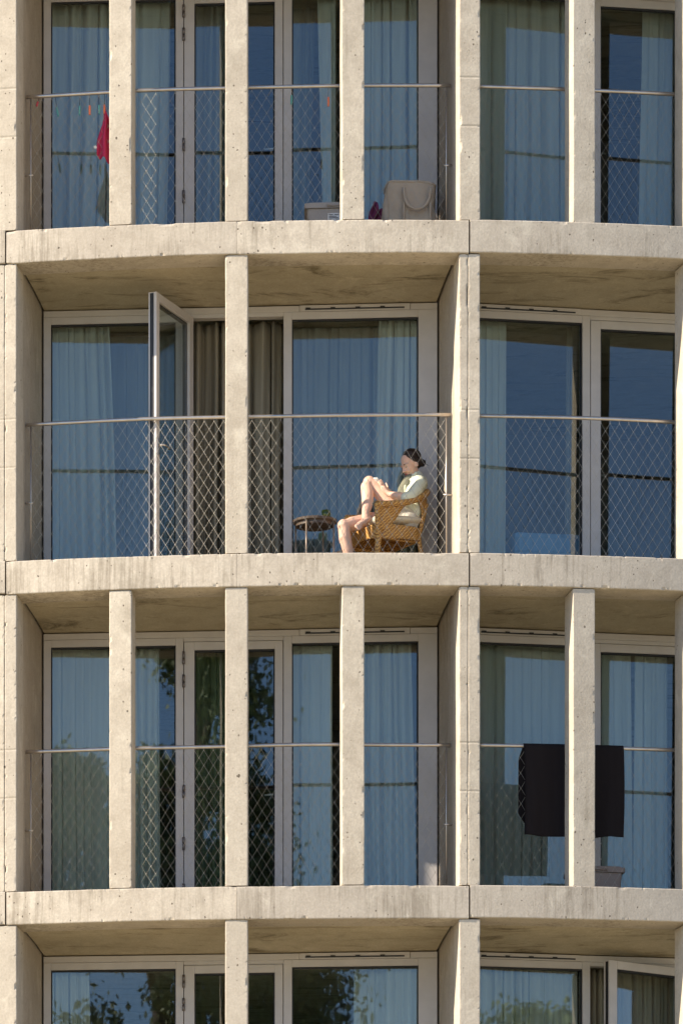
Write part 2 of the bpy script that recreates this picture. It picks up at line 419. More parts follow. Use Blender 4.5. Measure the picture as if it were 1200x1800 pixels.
def pane(u0, u1, z0, z1, y, fr, parent, tilt=(0, 0)):
    m = MB(); tz, tx = tilt; uc, zc = (u0 + u1) / 2, (z0 + z1) / 2
    def f2(q): return fr((q[0], q[1] + (q[0] - uc) * tz + (q[2] - zc) * tx, q[2]))
    m.box((u0 + .004, y, z0 + .004), (u1 - .004, y + 0.006, z1 - .004), 0, f2)
    o = m.build('pane', M['glass'], parent); return o
TILT = {(4, 0, 'l'): (-0.018, 0.0), (3, 0, 'l'): (0.0, 0.0), (4, 0, 'r'): (-0.002, 0.0)}
def no_inv(o): return o
for r in ROWS:
    for b in BAYS:
        fr0 = frame_fn(b, r); Ly = LAY[b]
        shift = Vector((0, 0, -GROUND))
        fr = lambda q, fr0=fr0: fr0(q) + shift   # children of the building are given in its own frame
        tz0 = 0.052 if b == 1 else 0.040 if b == 0 else 0.0
        rnd = lambda: (tz0 + RND.uniform(-0.0015, 0.0015), -0.014 + RND.uniform(-0.0012, 0.0012))
        # fixed lights left and right
        for key, (ga, gb), ua, ub in (('l', Ly['gl'], Ly['o0'], Ly['d'][0] - 0.002), ('r', Ly['gr'], Ly['d'][3] + 0.002, Ly['o1'])):
            m = MB(); ring(m, ua, ub, 0.0, TOPF + 0.062, ga, gb, 0.09, TOPF, 0.0, FD, fr)
            wdw = m.build('window', [M['frame'], M['gasket']], bld, 0.003)
            pane(ga, gb, 0.09, TOPF, 0.048, fr, wdw, tuple(a_ + c_ for a_, c_ in zip(rnd(), TILT.get((r, b, key), (0, 0)))))
        # head casing with the ventilation slot
        m = MB(); zc0, zc1 = TOPF + 0.064, 2.449
        v0, v1 = Ly['vent']
        for (ua, ub) in ((Ly['o0'], v0 - 0.05), (v0 - 0.047, v1 + 0.047), (v1 + 0.05, Ly['o1'])):
            y0 = -0.006 if ua == v0 - 0.047 else 0.004
            m.box((ua, y0, zc0), (ub, FD, zc1), 0, fr)
        hc = m.build('head_casing', [M['frame'], M['gasket']], bld, 0.002)
        m = MB(); m.box((v0, -0.009, zc0 + 0.012), (v1, -0.002, zc0 + 0.024), 1, fr)
        for k in range(4):
            u = v0 + (v1 - v0) * (k + 0.12) / 4; m.box((u - 0.02, -0.016, zc0 + 0.013), (u + 0.02, -0.0065, zc0 + 0.030), 1, fr)
        m.build('vent', [M['frame'], M['gasket']], hc)
        # balcony door
        d0, d1, d2, d3 = Ly['d']
        ang = 110 if (r, b) == (2, 0) else (-23 if (r, b) == (4, 1) else 0)
        hu = d0 + 0.004 if Ly['hinge'] == 0 else d3 - 0.004
        def frd(q, fr=fr, hu=hu, ang=ang):
            x, y = q[0] - hu, q[1] - (-0.012); c, s_ = math.cos(rad(ang)), math.sin(rad(ang))
            return fr((hu + x * c + y * s_, -0.012 - x * s_ + y * c, q[2]))
        m = MB(); ring(m, d0 + .004, d3 - .004, 0.03, TOPD + 0.070, d1, d2, 0.13, TOPD, 0.002, 0.076, frd)
        door = m.build('balcony_door', [M['frame'], M['gasket']], bld, 0.003)
        if ang:
            m = MB(); m.box((d3 - .004, 0.016, 0.04) if Ly['hinge'] == 0 else (d0 + .0015, 0.016, 0.04), (d3 - .0015, 0.050, TOPD + .060) if Ly['hinge'] == 0 else (d0 + .004, 0.050, TOPD + .060), 0, frd); m.build('edge_seal', M['gasket'], door)
        if ang: door['label'] = 'glazed balcony door standing open'
        pane(d1, d2, 0.13, TOPD, 0.048, frd, door, rnd() if not ang else (0, 0))
        m = MB(); hx = (d2 + d3) / 2 if Ly['hinge'] == 0 else (d0 + d1) / 2; sg = -1 if Ly['hinge'] == 0 else 1
        FH = 0.076; m.box((hx - .015, FH, 0.98), (hx + .015, FH + .008, 1.12), 0, frd)
        m.tube([frd((hx, FH + .006, 1.06)), frd((hx, FH + .05, 1.06)), frd((hx + sg * .03, FH + .056, 1.06)), frd((hx + sg * .13, FH + .056, 1.055))], 0.009, 8)
        m.build('handle', M['steel'], door)
        for hz in (0.22, 0.62, 1.07, 2.02, 2.22) if Ly['hinge'] == 0 else (0.22, 1.07, 2.1):
            if ang: continue
            m = MB(); m.tube([fr((hu - 0.004, -0.012, hz - .055)), fr((hu - 0.004, -0.012, hz - .002))], 0.0115, 8)
            m.tube([fr((hu - 0.004, -0.012, hz + .002)), fr((hu - 0.004, -0.012, hz + .055))], 0.0115, 8)
            m.build('hinge', M['hinge'], door)
        # threshold under the door
        m = MB(); m.box((d0 + .0, 0.004, 0.0), (d3, FD, 0.026), 0, fr); m.build('threshold', M['frame'], bld)
        m = MB(); m.box((d0, 0.006, TOPD + 0.074), (d3, FD, TOPF + 0.0625), 0, fr); m.build('door_head', M['frame'], bld)
        # railing: tube on an arc, zig-zag cable net, end posts and wall pins
        rr_ = R - S_RAIL; half = TH / 2 - (WT / 2 + 0.012) / rr_; am = bay_a(b); zf = floor_z(r) - GROUND; ZR = 1.268
        m = MB(); pts = []
        for i in range(33):
            f = -1 + 2 * i / 32; a = am + f * half
            pts.append(pol(a, rr_, zf + ZR + 0.010 * nz3((a * R, r * 3.3, b), 0.8) + 0.004 * abs(f)))
        m.tube(pts, 0.0165, 12)
        rl = m.build('railing', M['steel'], bld)
        cw = 0.0405; L_ = half * 2 * rr_ - 0.10; nw = int(L_ / cw); ch = 0.0665; rows_n = 19
        m = MB()
        def node(i, j, s_):                      # wire i sways half a cell either way
            x = (i + 0.5 + (0.488 if (j + s_) % 2 else -0.488)) * L_ / nw - L_ / 2
            z = ZR - 0.03 - j * (ZR - 0.035) / rows_n
            x += 0.007 * nz3((x * 3, z * 3, r + b * 5), 1.0); z += 0.007 * nz3((x * 3, z * 3, r + b * 9 + 40), 1.0)
            return pol(am + x / rr_, rr_, zf + z)
        for i in range(nw):
            pth = [node(i, j, i) for j in range(rows_n + 1)]
            m.tube(pth, 0.00128, 4, 0, False, True)
            for j in range(rows_n + 1):
                if (j + i) % 2 == 1 or j == 0:
                    p = pth[j]
                    e = 0.0036; hh = 0.0065
                    m.add([p + Vector((e, 0, 0)), p + Vector((0, e, 0)), p + Vector((-e, 0, 0)), p + Vector((0, -e, 0)), p + Vector((0, 0, hh)), p + Vector((0, 0, -hh))],
                          [(0, 1, 4), (1, 2, 4), (2, 3, 4), (3, 0, 4), (1, 0, 5), (2, 1, 5), (3, 2, 5), (0, 3, 5)])
            if i % 1 == 0: m.tube([pth[0], pth[0] + Vector((0, 0, 0.03))], 0.0013, 3, 0, False, False)
        m.build('cable_net', M['cable'], rl)
        for sg in (-1, 1):
            a = am + sg * (half - 0.038 / rr_); m = MB()
            m.tube([pol(a, rr_, zf + 0.002), pol(a, rr_, zf + ZR)], 0.006, 8); m.build('end_post', M['steel'], rl)
            m = MB(); m.tube([pol(a - sg * 0.02 / rr_, rr_, zf + 0.60), pol(am + sg * (half + 0.012 / rr_), rr_, zf + 0.60)], 0.009, 8); m.build('wall_pin', M['steel'], rl)

# ------------------------------------------------------------------ curtains
def curtain(r, b, pt, pb, off, folds, amp, mt, label, z0=0.015, z1=2.37, seed=0, gather=0.0):
    fr = frame_fn(b, r); rn = random.Random(seed * 13 + r * 101 + b * 7)
    ut0, ut1 = U(pt[0], b, -off * 0 + off), U(pt[1], b, off); ub0, ub1 = U(pb[0], b, off), U(pb[1], b, off)
    ph = [rn.uniform(0, 6.28) for _ in range(6)]; m = MB()
    nu = max(24, int(folds * 14)); nv = 22
    def fn(u, v):
        z = z0 + (z1 - z0) * v
        k = v ** 0.8
        if gather: k = v + gather * math.sin(math.pi * v)
        a, c = ub0 + (ut0 - ub0) * k, ub1 + (ut1 - ub1) * k
        uw = u + 0.035 * math.sin(6.3 * u * 1.7 + ph[0]) + 0.018 * math.sin(6.3 * u * 4.1 + ph[1]) + 0.012 * (1 - v) * math.sin(5 * v + 9 * u + ph[2])
        w1 = math.sin(6.283 * folds * uw + ph[3]); w2 = math.sin(6.283 * folds * 2.07 * uw + ph[4] + (1 - v) * 1.3)
        e = 1.5 * amp * (0.7 * math.copysign(abs(w1) ** 0.7, w1) + 0.42 * w2 + 0.2 * math.sin(37 * folds * .2 * uw + 3 * v)) * (0.62 + 0.5 * (1 - v)) * (0.7 + 0.5 * math.sin(3.1 * u + ph[5]))
        uu = a + (c - a) * u + 0.012 * math.sin(6.283 * folds * uw * 1.0 + ph[3] + 1.2)
        return fr((uu, off + e, z))
    m.grid(fn, nu, nv)
    o = m.build('curtain', M[mt])
    sol = o.modifiers.new('thickness', 'SOLIDIFY'); sol.thickness = 0.0015
    return tag(o, label, 'curtain', 'curtains behind the balcony windows')
K = curtain
K(1, 0, (84, 300), (84, 292), 0.17, 8, 0.035, 'curtain', 'pale curtain filling the window behind the pink cloth, top floor', seed=1)
K(1, 0, (336, 408), (336, 400), 0.30, 4, 0.03, 'sheer', 'narrow dim curtain behind the closed top floor balcony door', seed=2)
K(1, 0, (504, 556), (504, 540), 0.45, 3, 0.03, 'sheer', 'dim sheer curtain beside the door, above the grey lidded box', seed=3)
K(1, 0, (557, 590), (570, 590), 0.16, 2, 0.03, 'curtain', 'twisted narrow pale curtain above the grey lidded box', seed=4)
K(1, 0, (604, 738), (604, 738), 0.17, 6, 0.035, 'curtain', 'pale blue curtain in the window above the jute bag', seed=5)
K(1, 1, (838, 1006), (838, 1004), 0.20, 7, 0.035, 'curtain', 'wide pale curtain with dark folds in the top right window', seed=6)
K(1, 1, (1128, 1192), (1118, 1192), 0.25, 3, 0.03, 'curtain', 'pale curtain half covering the top right balcony door', seed=7)
K(2, 0, (92, 192), (92, 208), 0.15, 6, 0.03, 'curtain', 'pale gathered curtain at the left of the window beside the open door', seed=8, gather=-0.1)
K(2, 0, (185, 318), (185, 318), 0.55, 7, 0.02, 'sheer', 'dim sheer curtain between the pale curtain and the open door', seed=9)
K(2, 0, (326, 502), (326, 502), 0.24, 8, 0.062, 'taupe', 'taupe curtain hanging in the open balcony doorway', seed=10)
K(2, 0, (505, 672), (505, 668), 0.42, 10, 0.018, 'sheer', 'dim blue sheer curtain above the round side table', seed=11)
K(2, 0, (664, 738), (652, 738), 0.16, 5, 0.03, 'curtain', 'pale gathered curtain behind the seated woman', seed=12)
K(2, 1, (838, 887), (838, 884), 0.16, 4, 0.03, 'curtain', 'pale curtain at the left of the window with the bed behind it', seed=13)
K(2, 1, (997, 1003), (992, 1016), 0.30, 1.5, 0.02, 'taupe', 'thin beige curtain edge beside the bed', seed=14)
K(3, 0, (84, 282), (84, 284), 0.16, 9, 0.028, 'curtain', 'wide pale curtain left of the door, one storey below the open door', seed=15)
K(3, 0, (336, 428), (336, 424), 0.40, 5, 0.03, 'green_curtain', 'dark green curtain behind the closed door below the open one', seed=16)
K(3, 0, (506, 584), (506, 584), 0.16, 4, 0.02, 'curtain', 'narrow flat pale curtain right of the door below the side table', seed=17)
K(3, 0, (604, 724), (604, 736), 0.17, 7, 0.035, 'curtain', 'pale curtain with many folds below the seated woman', seed=18)
K(3, 1, (838, 1004), (838, 1004), 0.20, 8, 0.03, 'curtain', 'wide pale curtain behind the black towel', seed=19)
K(3, 1, (1050, 1106), (1050, 1110), 0.20, 3, 0.02, 'curtain', 'pale curtain behind the lidded brown box, left of a dark gap', seed=20)
K(3, 1, (1116, 1173), (1112, 1173), 0.20, 3, 0.02, 'curtain', 'pale curtain right of the dark gap beside the black towel', seed=21)
K(4, 0, (88, 158), (88, 172), 0.15, 5, 0.025, 'curtain', 'pale curtain at the left of the lowest left window', seed=22)
K(4, 0, (622, 680), (618, 676), 0.26, 3, 0.015, 'curtain', 'smooth pale curtain in the lowest middle window beside the tree reflection', seed=23)
K(4, 0, (676, 738), (668, 738), 0.14, 5, 0.03, 'curtain', 'gathered pale curtain at the right of the lowest middle window', seed=24)
K(4, 1, (838, 1012), (838, 1012), 0.18, 9, 0.025, 'curtain', 'wide pale curtain left of the lowest open door', seed=25)
K(4, 1, (1034, 1190), (1034, 1190), 0.24, 8, 0.035, 'taupe', 'beige curtain inside the slightly open lowest door', seed=26)

# ------------------------------------------------------------------ bed inside the right-hand room
M['blanket'] = cloth('blue_blanket', (0.22, 0.36, 0.50), 0.05)
M['white_cloth'] = cloth('white_cloth', (0.72, 0.70, 0.64), 0.1)
fr = frame_fn(1, 2)
p0 = fr(((U(890, 1, .5) + U(1000, 1, .5)) / 2 + 0.02, 0.95, 0))
bed = thing('bed', 'bed with a blue blanket inside the room, seen low through the right window', 'bed', p0, bay_a(1))
m = MB(); m.box((-0.30, -0.70, 0.20), (0.30, 1.2, 0.32)); m.build('bed_frame', M['frame'], bed, 0.01)
m = MB(); m.box((-0.29, -0.69, 0.322), (0.29, 1.19, 0.52)); m.build('mattress', M['white_cloth'], bed, 0.05)
m = MB(); m.box((-0.315, -0.715, 0.36), (0.315, 0.9, 0.575)); m.build('blanket', M['blanket'], bed, 0.05)
for sx in (-0.27, 0.27):
    for sy in (-0.66, 1.14):
        m = MB(); m.box((sx - .025, sy - .025, 0.0), (sx + .025, sy + .025, 0.198)); m.build('leg', M['frame'], bed, 0.004)

# ------------------------------------------------------------------ things on the top floor railing
M['pink'] = cloth('pink_cloth', (0.62, 0.055, 0.135), 0.25, 0, 0.15, 0.002)
M['black'] = cloth('black_towel', (0.017, 0.014, 0.015), 0.0, 0, 0.2, 0.004)
M['plum'] = cloth('plum_cloth', (0.30, 0.075, 0.16), 0.15, 0, 0.2, 0.002)
M['teal_plastic'] = simple('teal_plastic', (0.10, 0.30, 0.27), 0.4)
M['orange_plastic'] = simple('orange_plastic', (0.75, 0.17, 0.06), 0.4)
M['red_plastic'] = simple('red_plastic', (0.45, 0.05, 0.05), 0.4)
M['string'] = simple('dark_string', (0.06, 0.05, 0.05), 0.8)
def rail_pt(px, b, r, dr=0.0, z=1.268):
    d = ray(px, 700); rr_ = R - S_RAIL + dr                                    # meet the rail's own circle
    aa = d.x * d.x + 1; bb = 2 * (CAM.x * d.x + CAM.y); cc = CAM.x ** 2 + CAM.y ** 2 - rr_ ** 2
    t = (-bb - math.sqrt(bb * bb - 4 * aa * cc)) / (2 * aa)
    return Vector((CAM.x + d.x * t, CAM.y + t, floor_z(r) + z))
pegs = [(97, 'teal', -0.16, 'teal clothes peg hanging askew, nearest the left wall on the top railing', 0.10),
        (141, 'teal', 0.02, 'teal clothes peg hanging straight, left of the orange one on the top railing', 0.10),
        (158, 'orange', 0.0, 'free orange clothes peg between two teal pegs on the top railing', 0.10),
        (174, 'teal', -0.03, 'teal clothes peg between the orange peg and the pink cloth', 0.10),
        (184, 'orange', 0.0, 'orange clothes peg holding the pink cloth', 0.10),
        (513, 'teal', 0.03, 'teal clothes peg hanging alone in front of the door frame, top floor', 0.07),
        (577, 'orange', 0.0, 'orange clothes peg hanging alone above the grey lidded box', 0.09),
        (70, 'red', 0.3, 'small red clothes peg hanging close to the left wall', 0.045)]
for px, c_, tilt, lab, drop in pegs:
    p = rail_pt(px, 0, 1, -0.012)
    t = thing('clothes_peg', lab, 'clothes peg', (p.x, p.y, p.z), 0, 'clothes pegs hanging from the top railing')
    t.rotation_euler = (0, tilt, bay_a(0))
    m = MB(); m.tube([(0, 0, 0.018), (0, 0.005, -drop * .5), (0, 0, -drop + .006)], 0.0022, 5)
    ringp = [(0, 0.019 * math.cos(a), 0.019 * math.sin(a)) for a in [k * math.pi / 6 for k in range(13)]]
    m.tube(ringp, 0.0022, 5); m.build('string', M['string'], t)
    ln = 0.075 if c_ != 'red' else 0.04
    for s_ in (-1, 1):
        m = MB(); m.grid(lambda u, v, s_=s_: Vector(((0.008 + 0.0015 * math.sin(3.1 * v)) * math.cos(6.283 * u), s_ * 0.0065 + s_ * 0.004 * (1 - v) ** 2 + 0.005 * math.sin(6.283 * u), -drop - ln * (1 - v))), 10, 8, 0, True, True)
        m.build('jaw', M[c_ + '_plastic'], t)
    m = MB(); m.tube([(-0.010, 0, -drop - ln * .45), (0.010, 0, -drop - ln * .45)], 0.005, 8); m.build('spring', M['hinge'], t)
# pink cloth pinned by one corner
p = rail_pt(184, 0, 1, -0.012); a0_ = bay_a(0)
m = MB()
def pinkf(u, v):
    wd = 0.012 + 0.20 * v ** 0.85; bot = 0.0
    x = (u - 0.30) * wd * 1.15 + 0.008 * math.sin(7 * v + 3 * u); z = -0.155 - 0.37 * v - 0.075 * math.sin(u * 3.3 - .2) * v - 0.012 * math.sin(19 * u) * v * v
    y = 0.055 * math.sin(u * 9.5 + 0.6 + v) * (0.25 + v * .75) + 0.026 * math.sin(u * 23 + v * 5) * (.2 + v)
    return Vector((x, y, z))
m.grid(pinkf, 28, 24)
o = m.build('pink_cloth', M['pink']); o.location = p; o.rotation_euler = (0, 0, a0_)
sol = o.modifiers.new('thickness', 'SOLIDIFY'); sol.thickness = 0.004
tag(o, 'pink cloth hanging by one corner from the top railing, half hidden by a column', 'cloth')
m = MB(); m.box((-0.012, -0.003, 0), (0.012, 0.003, 0.022)); o2 = m.build('care_tag', M['white_cloth'], o); o2.location = (-0.085, -0.02, -0.47); o2.rotation_euler = (0, 0.9, 0)

# ------------------------------------------------------------------ boxes, bag and clutter
M['box_plastic'] = simple('grey_plastic', (0.42, 0.36, 0.31), 0.5, 0, 0.4, 0.05, 8)
M['box_brown'] = simple('brown_plastic', (0.30, 0.23, 0.20), 0.5, 0, 0.4, 0.05, 8)
M['paper'] = simple('paper', (0.78, 0.75, 0.72), 0.8)
M['ink'] = simple('ink', (0.06, 0.06, 0.07), 0.8)
def rbox(m, a, b, taper, fr=None, mi=0):           # open tapered tub
    (x0, y0, z0), (x1, y1, z1) = a, b
    def fn(u, v):
        q = u * 4; k = int(q) % 4; t = q - int(q)
        sx = 1 - taper * (1 - v); cx_, cy_ = (x0 + x1) / 2, (y0 + y1) / 2
        hx, hy = (x1 - x0) / 2 * sx, (y1 - y0) / 2 * sx; rd = 0.03; pts = []
        ang = math.pi / 2 * t; cxs = [(hx - rd, hy - rd), (-hx + rd, hy - rd), (-hx + rd, -hy + rd), (hx - rd, -hy + rd)][k]
        return Vector((cx_ + cxs[0] + rd * math.cos(ang + k * math.pi / 2), cy_ + cxs[1] + rd * math.sin(ang + k * math.pi / 2), z0 + (z1 - z0) * v))
    m.grid(fn, 32, 6, mi, True, True)
    n = 32; o = len(m.v)
    bot = [fn(i / n, 0) for i in range(n)]; m.add(bot, [list(range(n))[::-1]], mi)
    top = [fn(i / n, 1) for i in range(n)]; m.add(top, [list(range(n))], mi)
def storage_box(px0, px1, r, b, y_off, h, label, mt, with_label):
    fr = frame_fn(b, r); u0, u1 = U(px0, b, -y_off), U(px1, b, -y_off)
    p = fr(((u0 + u1) / 2, -y_off, 0)); wd = (u1 - u0) / 2
    t = thing('storage_box', label, 'storage box', p, bay_a(b))
    m = MB(); rbox(m, (-wd + .02, -0.18, 0), (wd - .02, 0.18, h - 0.055), 0.12); m.build('tub', mt, t)
    m = MB(); rbox(m, (-wd, -0.20, h - 0.053), (wd, 0.20, h - 0.012), 0.0); rbox(m, (-wd + .025, -0.175, h - 0.0115), (wd - .025, 0.175, h), 0.0)
    ld_ = m.build('lid', mt, t); ld_.modifiers.new('b', 'BEVEL').width = 0.006
    m = MB(); m.tube([(-0.06, -0.21, h - .035), (0.06, -0.21, h - .035)], 0.008, 8); m.build('clip', mt, t)
    if with_label:
        m = MB(); m.box((-0.055, -0.1832, h - .16), (0.05, -0.1795, h - .095)); pl = m.build('paper_label', M['paper'], t)
        m = MB()
        for k, (xa, xb, z) in enumerate(((-.045, -.01, .108), (.0, .04, .108), (-.045, .02, .122), (-.045, .035, .134), (-.045, -.02, .146), (.01, .04, .146))):
            m.box((xa, -0.1842, h - z - .0035), (xb, -0.1833, h - z + .0025))
        m.build('print', M['ink'], pl)
    return t
storage_box(535, 640, 1, 0, 0.36, 0.385, 'grey lidded storage box with a white paper label behind a column, top floor', M['box_plastic'], True)
storage_box(1000, 1087, 3, 1, 0.36, 0.335, 'brown lidded storage box standing under the black towel', M['box_brown'], False)
# jute bag
bm_, nt, bs, _ = mat('jute')
v = coords(nt); wv = N(nt, 'ShaderNodeTexWave', wave_type='BANDS', bands_direction='Z'); wv.inputs['Scale'].default_value = 55; wv.inputs['Distortion'].default_value = 1.5; L(nt, v, wv.inputs[0])
L(nt, mixc(nt, noise_(nt, v, 14, 5), (0.44, 0.35, 0.265), (0.57, 0.475, 0.37)), bs.inputs['Base Color']); bs.inputs['Roughness'].default_value = 0.95
b_ = N(nt, 'ShaderNodeBump'); b_.inputs['Strength'].default_value = 0.4; b_.inputs['Distance'].default_value = 0.003; L(nt, wv.outputs[1], b_.inputs['Height']); L(nt, b_.outputs[0], bs.inputs['Normal'])
M['jute'] = bm_
fr = frame_fn(0, 1); u0, u1 = U(671, 0, -.42), U(767, 0, -.42); p = fr(((u0 + u1) / 2, -0.42, 0)); hw = (u1 - u0) / 2
bag = thing('jute_bag', 'bulky beige jute bag with a looped handle standing on the top balcony', 'bag', p, bay_a(0))
def bagf(u, v):
    a = 6.283 * u; ca, sa = math.cos(a), math.sin(a); e = 0.36
    x = math.copysign(abs(ca) ** e, ca) * hw * (1.0 - 0.10 * v ** 3 + 0.03 * math.sin(v * 7)); y = math.copysign(abs(sa) ** e, sa) * 0.17 * (1 - 0.25 * v)
    z = 0.02 + 0.53 * v - 0.03 * v ** 6 * abs(ca) ** 3 + 0.008 * math.sin(a * 3 + 1) * v
    x += 0.008 * math.sin(9 * v + 3 * sa); y += 0.01 * math.sin(7 * v + 5 * ca)
    return Vector((x, y, z))
m = MB(); m.grid(bagf, 64, 24, 0, True, True)
top = [bagf(i / 64, 1) for i in range(64)]; cen = Vector((0, 0, 0.535))
m.grid(lambda u, v: (lambda t_: t_.lerp(cen + Vector((t_.x * .2, 0, .01 * math.sin(6 * t_.x))), v))(bagf(u, 1)), 64, 5, 0, True, True)
m.build('bag_body', M['jute'], bag)
m = MB()
hp = [Vector((0.02 + 0.115 * math.cos(a), -0.178 - 0.02 * math.sin(abs(a)), 0.44 + 0.20 * math.sin(a) * (1.25 if abs(math.sin(a)) > .7 else 1.15))) for a in [math.pi + k * math.pi / 20 for k in range(21)]]
hp = [Vector((-0.112 * math.cos(k * math.pi / 20) + 0.065, -0.182 - 0.02 * math.sin(k * math.pi / 20), 0.475 - 0.19 * math.sin(k * math.pi / 20) ** 0.7)) for k in range(21)]
m.tube(hp, 0.013, 8)
for sx in (-0.047, 0.177): m.tube([(sx, -0.172, 0.47), (sx, -0.183, 0.30), (sx, -0.180, 0.05)], 0.010, 6)
m.build('handle', M['jute'], bag)
m = MB(); m.tube([bagf(i / 64, 0.97) * 1.004 for i in range(65)], 0.0065, 6); m.tube([bagf(0.66, v_ / 20) * 1.012 for v_ in range(1, 20)], 0.005, 6); m.tube([bagf(0.84, v_ / 20) * 1.012 for v_ in range(1, 20)], 0.005, 6); m.build('seam', M['jute'], bag)
# plum cloth stuffed beside the bag, dark shoe
m = MB()
m.grid(lambda u, v: Vector((0.11 * (v - .5) * (1.3 - .6 * (1 - u)) + 0.02 * math.sin(9 * u + 2), 0.05 * math.sin(7 * u) + 0.06 * (v - .5) + .02 * math.sin(15 * v), 0.40 * (1 - u) ** .9 * (1 - .25 * v) + 0.01 + 0.02 * math.sin(12 * v) * (1 - u))), 16, 12)
o = m.build('plum_cloth', M['plum']); q = fr((U(663, 0, -.40), -.40, 0)); o.location = q; o.rotation_euler = (0, 0, bay_a(0)); o.modifiers.new('t', 'SOLIDIFY').thickness = 0.01
tag(o, 'crumpled plum coloured cloth beside the jute bag', 'cloth')
m = MB(); q = fr((U(648, 0, -.5), -.5, 0))
m.grid(lambda u, v: Vector((0.045 * math.cos(6.283 * u) * math.sin(math.pi * v) ** .5, (v - .5) * .26, 0.001 + (0.17 - .05 * v) * max(0, math.sin(6.283 * u)) * math.sin(math.pi * v) ** .5)), 20, 14, 0, True, True)
o = m.build('dark_shoe', M['ink']); o.location = q; o.rotation_euler = (0, 0, bay_a(0) + .4)
tag(o, 'dark shoe just showing between the column and the plum cloth', 'shoe')

# ------------------------------------------------------------------ black towel on the railing, third row
pa, pb_ = rail_pt(919, 1, 3), rail_pt(1094, 1, 3)
tow_dir = (pb_ - pa); Lw = tow_dir.length; tow_dir.normalize(); tow_n = Vector((tow_dir.y, -tow_dir.x, 0))
m = MB()
FRONT, BACK = 0.755, 0.70
def towf(u, v):
    s_ = v * (FRONT + BACK + 0.065); x = u * Lw
    amid = A0 + TH * .5
    base = pa.lerp(pb_, u); ang = math.atan2(base.x, -base.y); base = pol(ang, R - S_RAIL, floor_z(3) + 1.268)
    o_ = Vector((math.sin(ang), -math.cos(ang), 0)); rr_ = 0.0215
    wob = 0.030 * math.sin(6 * u + 1) + 0.026 * math.sin(17 * u + .5) + 0.009 * math.sin(31 * u)
    if s_ < FRONT:
        d = FRONT - s_; off = rr_ + wob * d + 0.004; edge = 0.0
        zz = -d - 0.018 * math.sin(3.4 * u) * d - 0.006 * math.sin(13 * u) * d
        lean = tow_dir * (-0.03 * d * (u - .3) * 0 + 0.008 * math.sin(4 * d) )
        return base + o_ * off + Vector((0, 0, zz)) + lean
    if s_ > FRONT + 0.065:
        d = s_ - FRONT - 0.065; off = -rr_ - wob * d * .6 - 0.004
        up = 0.10 * max(0, 1 - u / 0.12) ** 2 * (d / BACK) ** 4
        return base + o_ * off + Vector((0, 0, -d + up)) - tow_dir * 0.035 * min(1, d / .1) + tow_dir * 0.05 * max(0, (d / BACK - .85) / .15) ** 2 * max(0, 1 - u * 3)
    a = (s_ - FRONT) / 0.065 * math.pi
    return base + o_ * (rr_ * math.cos(a)) + Vector((0, 0, rr_ * math.sin(a)))
m.grid(towf, 40, 90)
o = m.build('black_towel', M['black']); sol = o.modifiers.new('t', 'SOLIDIFY'); sol.thickness = 0.006; sol.offset = 1
tag(o, 'black towel draped over the railing behind a column, third row', 'towel')

# ------------------------------------------------------------------ wicker chair
wm, nt, bs, _ = mat('wicker')
v = coords(nt); w1 = N(nt, 'ShaderNodeTexWave', wave_type='BANDS', bands_direction='Z'); w1.inputs['Scale'].default_value = 24; w1.inputs['Distortion'].default_value = 1.2; L(nt, v, w1.inputs[0])
w2 = N(nt, 'ShaderNodeTexWave', wave_type='BANDS', bands_direction='DIAGONAL'); w2.inputs['Scale'].default_value = 19; w2.inputs['Distortion'].default_value = 1.0; L(nt, v, w2.inputs[0])
wv = mul(nt, w1.outputs[1], w2.outputs[1]); nz = noise_(nt, v, 18, 4)
c1 = mixc(nt, ramp(nt, nz, .3, .7), (0.56, 0.30, 0.07), (0.78, 0.47, 0.15))
L(nt, mixc(nt, ramp(nt, wv, .02, .35), (0.26, 0.11, 0.022), c1), bs.inputs['Base Color']); bs.inputs['Roughness'].default_value = 0.55
b_ = N(nt, 'ShaderNodeBump'); b_.inputs['Strength'].default_value = 0.7; b_.inputs['Distance'].default_value = 0.006; L(nt, wv, b_.inputs['Height']); L(nt, b_.outputs[0], bs.inputs['Normal'])
M['wicker'] = wm
CH = Vector((0.14, -14.525, 0.0)); CR = rad(205)
chair = thing('wicker_chair', 'honey coloured wicker armchair with the woman sitting in it', 'chair', CH, CR)
HW = 0.265
def cap_path(pts, n=10):                           # smooth curve through points
    pts = [Vector(p) for p in pts]; out = []
    for i in range(len(pts) - 1):
        a, b, c, d = pts[max(i - 1, 0)], pts[i], pts[i + 1], pts[min(i + 2, len(pts) - 1)]
        for k in range(n):
            t = k / n
            out.append(0.5 * ((2 * b) + (c - a) * t + (2 * a - 5 * b + 4 * c - d) * t * t + (3 * b - a - 3 * c + d) * t ** 3))
    out.append(pts[-1]); return out
# arms and back: one continuous roll
U_pts = [(0.265, HW, 0.555), (0.12, HW + .008, 0.572), (-0.02, HW + .012, 0.60), (-0.16, HW, 0.655), (-0.255, HW * .80, 0.72), (-0.30, HW * .42, 0.755), (-0.315, 0, 0.765)]
U_pts = U_pts + [(x, -y, z) for x, y, z in U_pts[-2::-1]]
roll = cap_path(U_pts, 8)
m = MB(); m.tube(roll, [0.024 + 0.006 * abs(i / (len(roll) - 1) - .5) * 2 for i in range(len(roll))], 10); m.build('arm_rail', M['wicker'], chair)
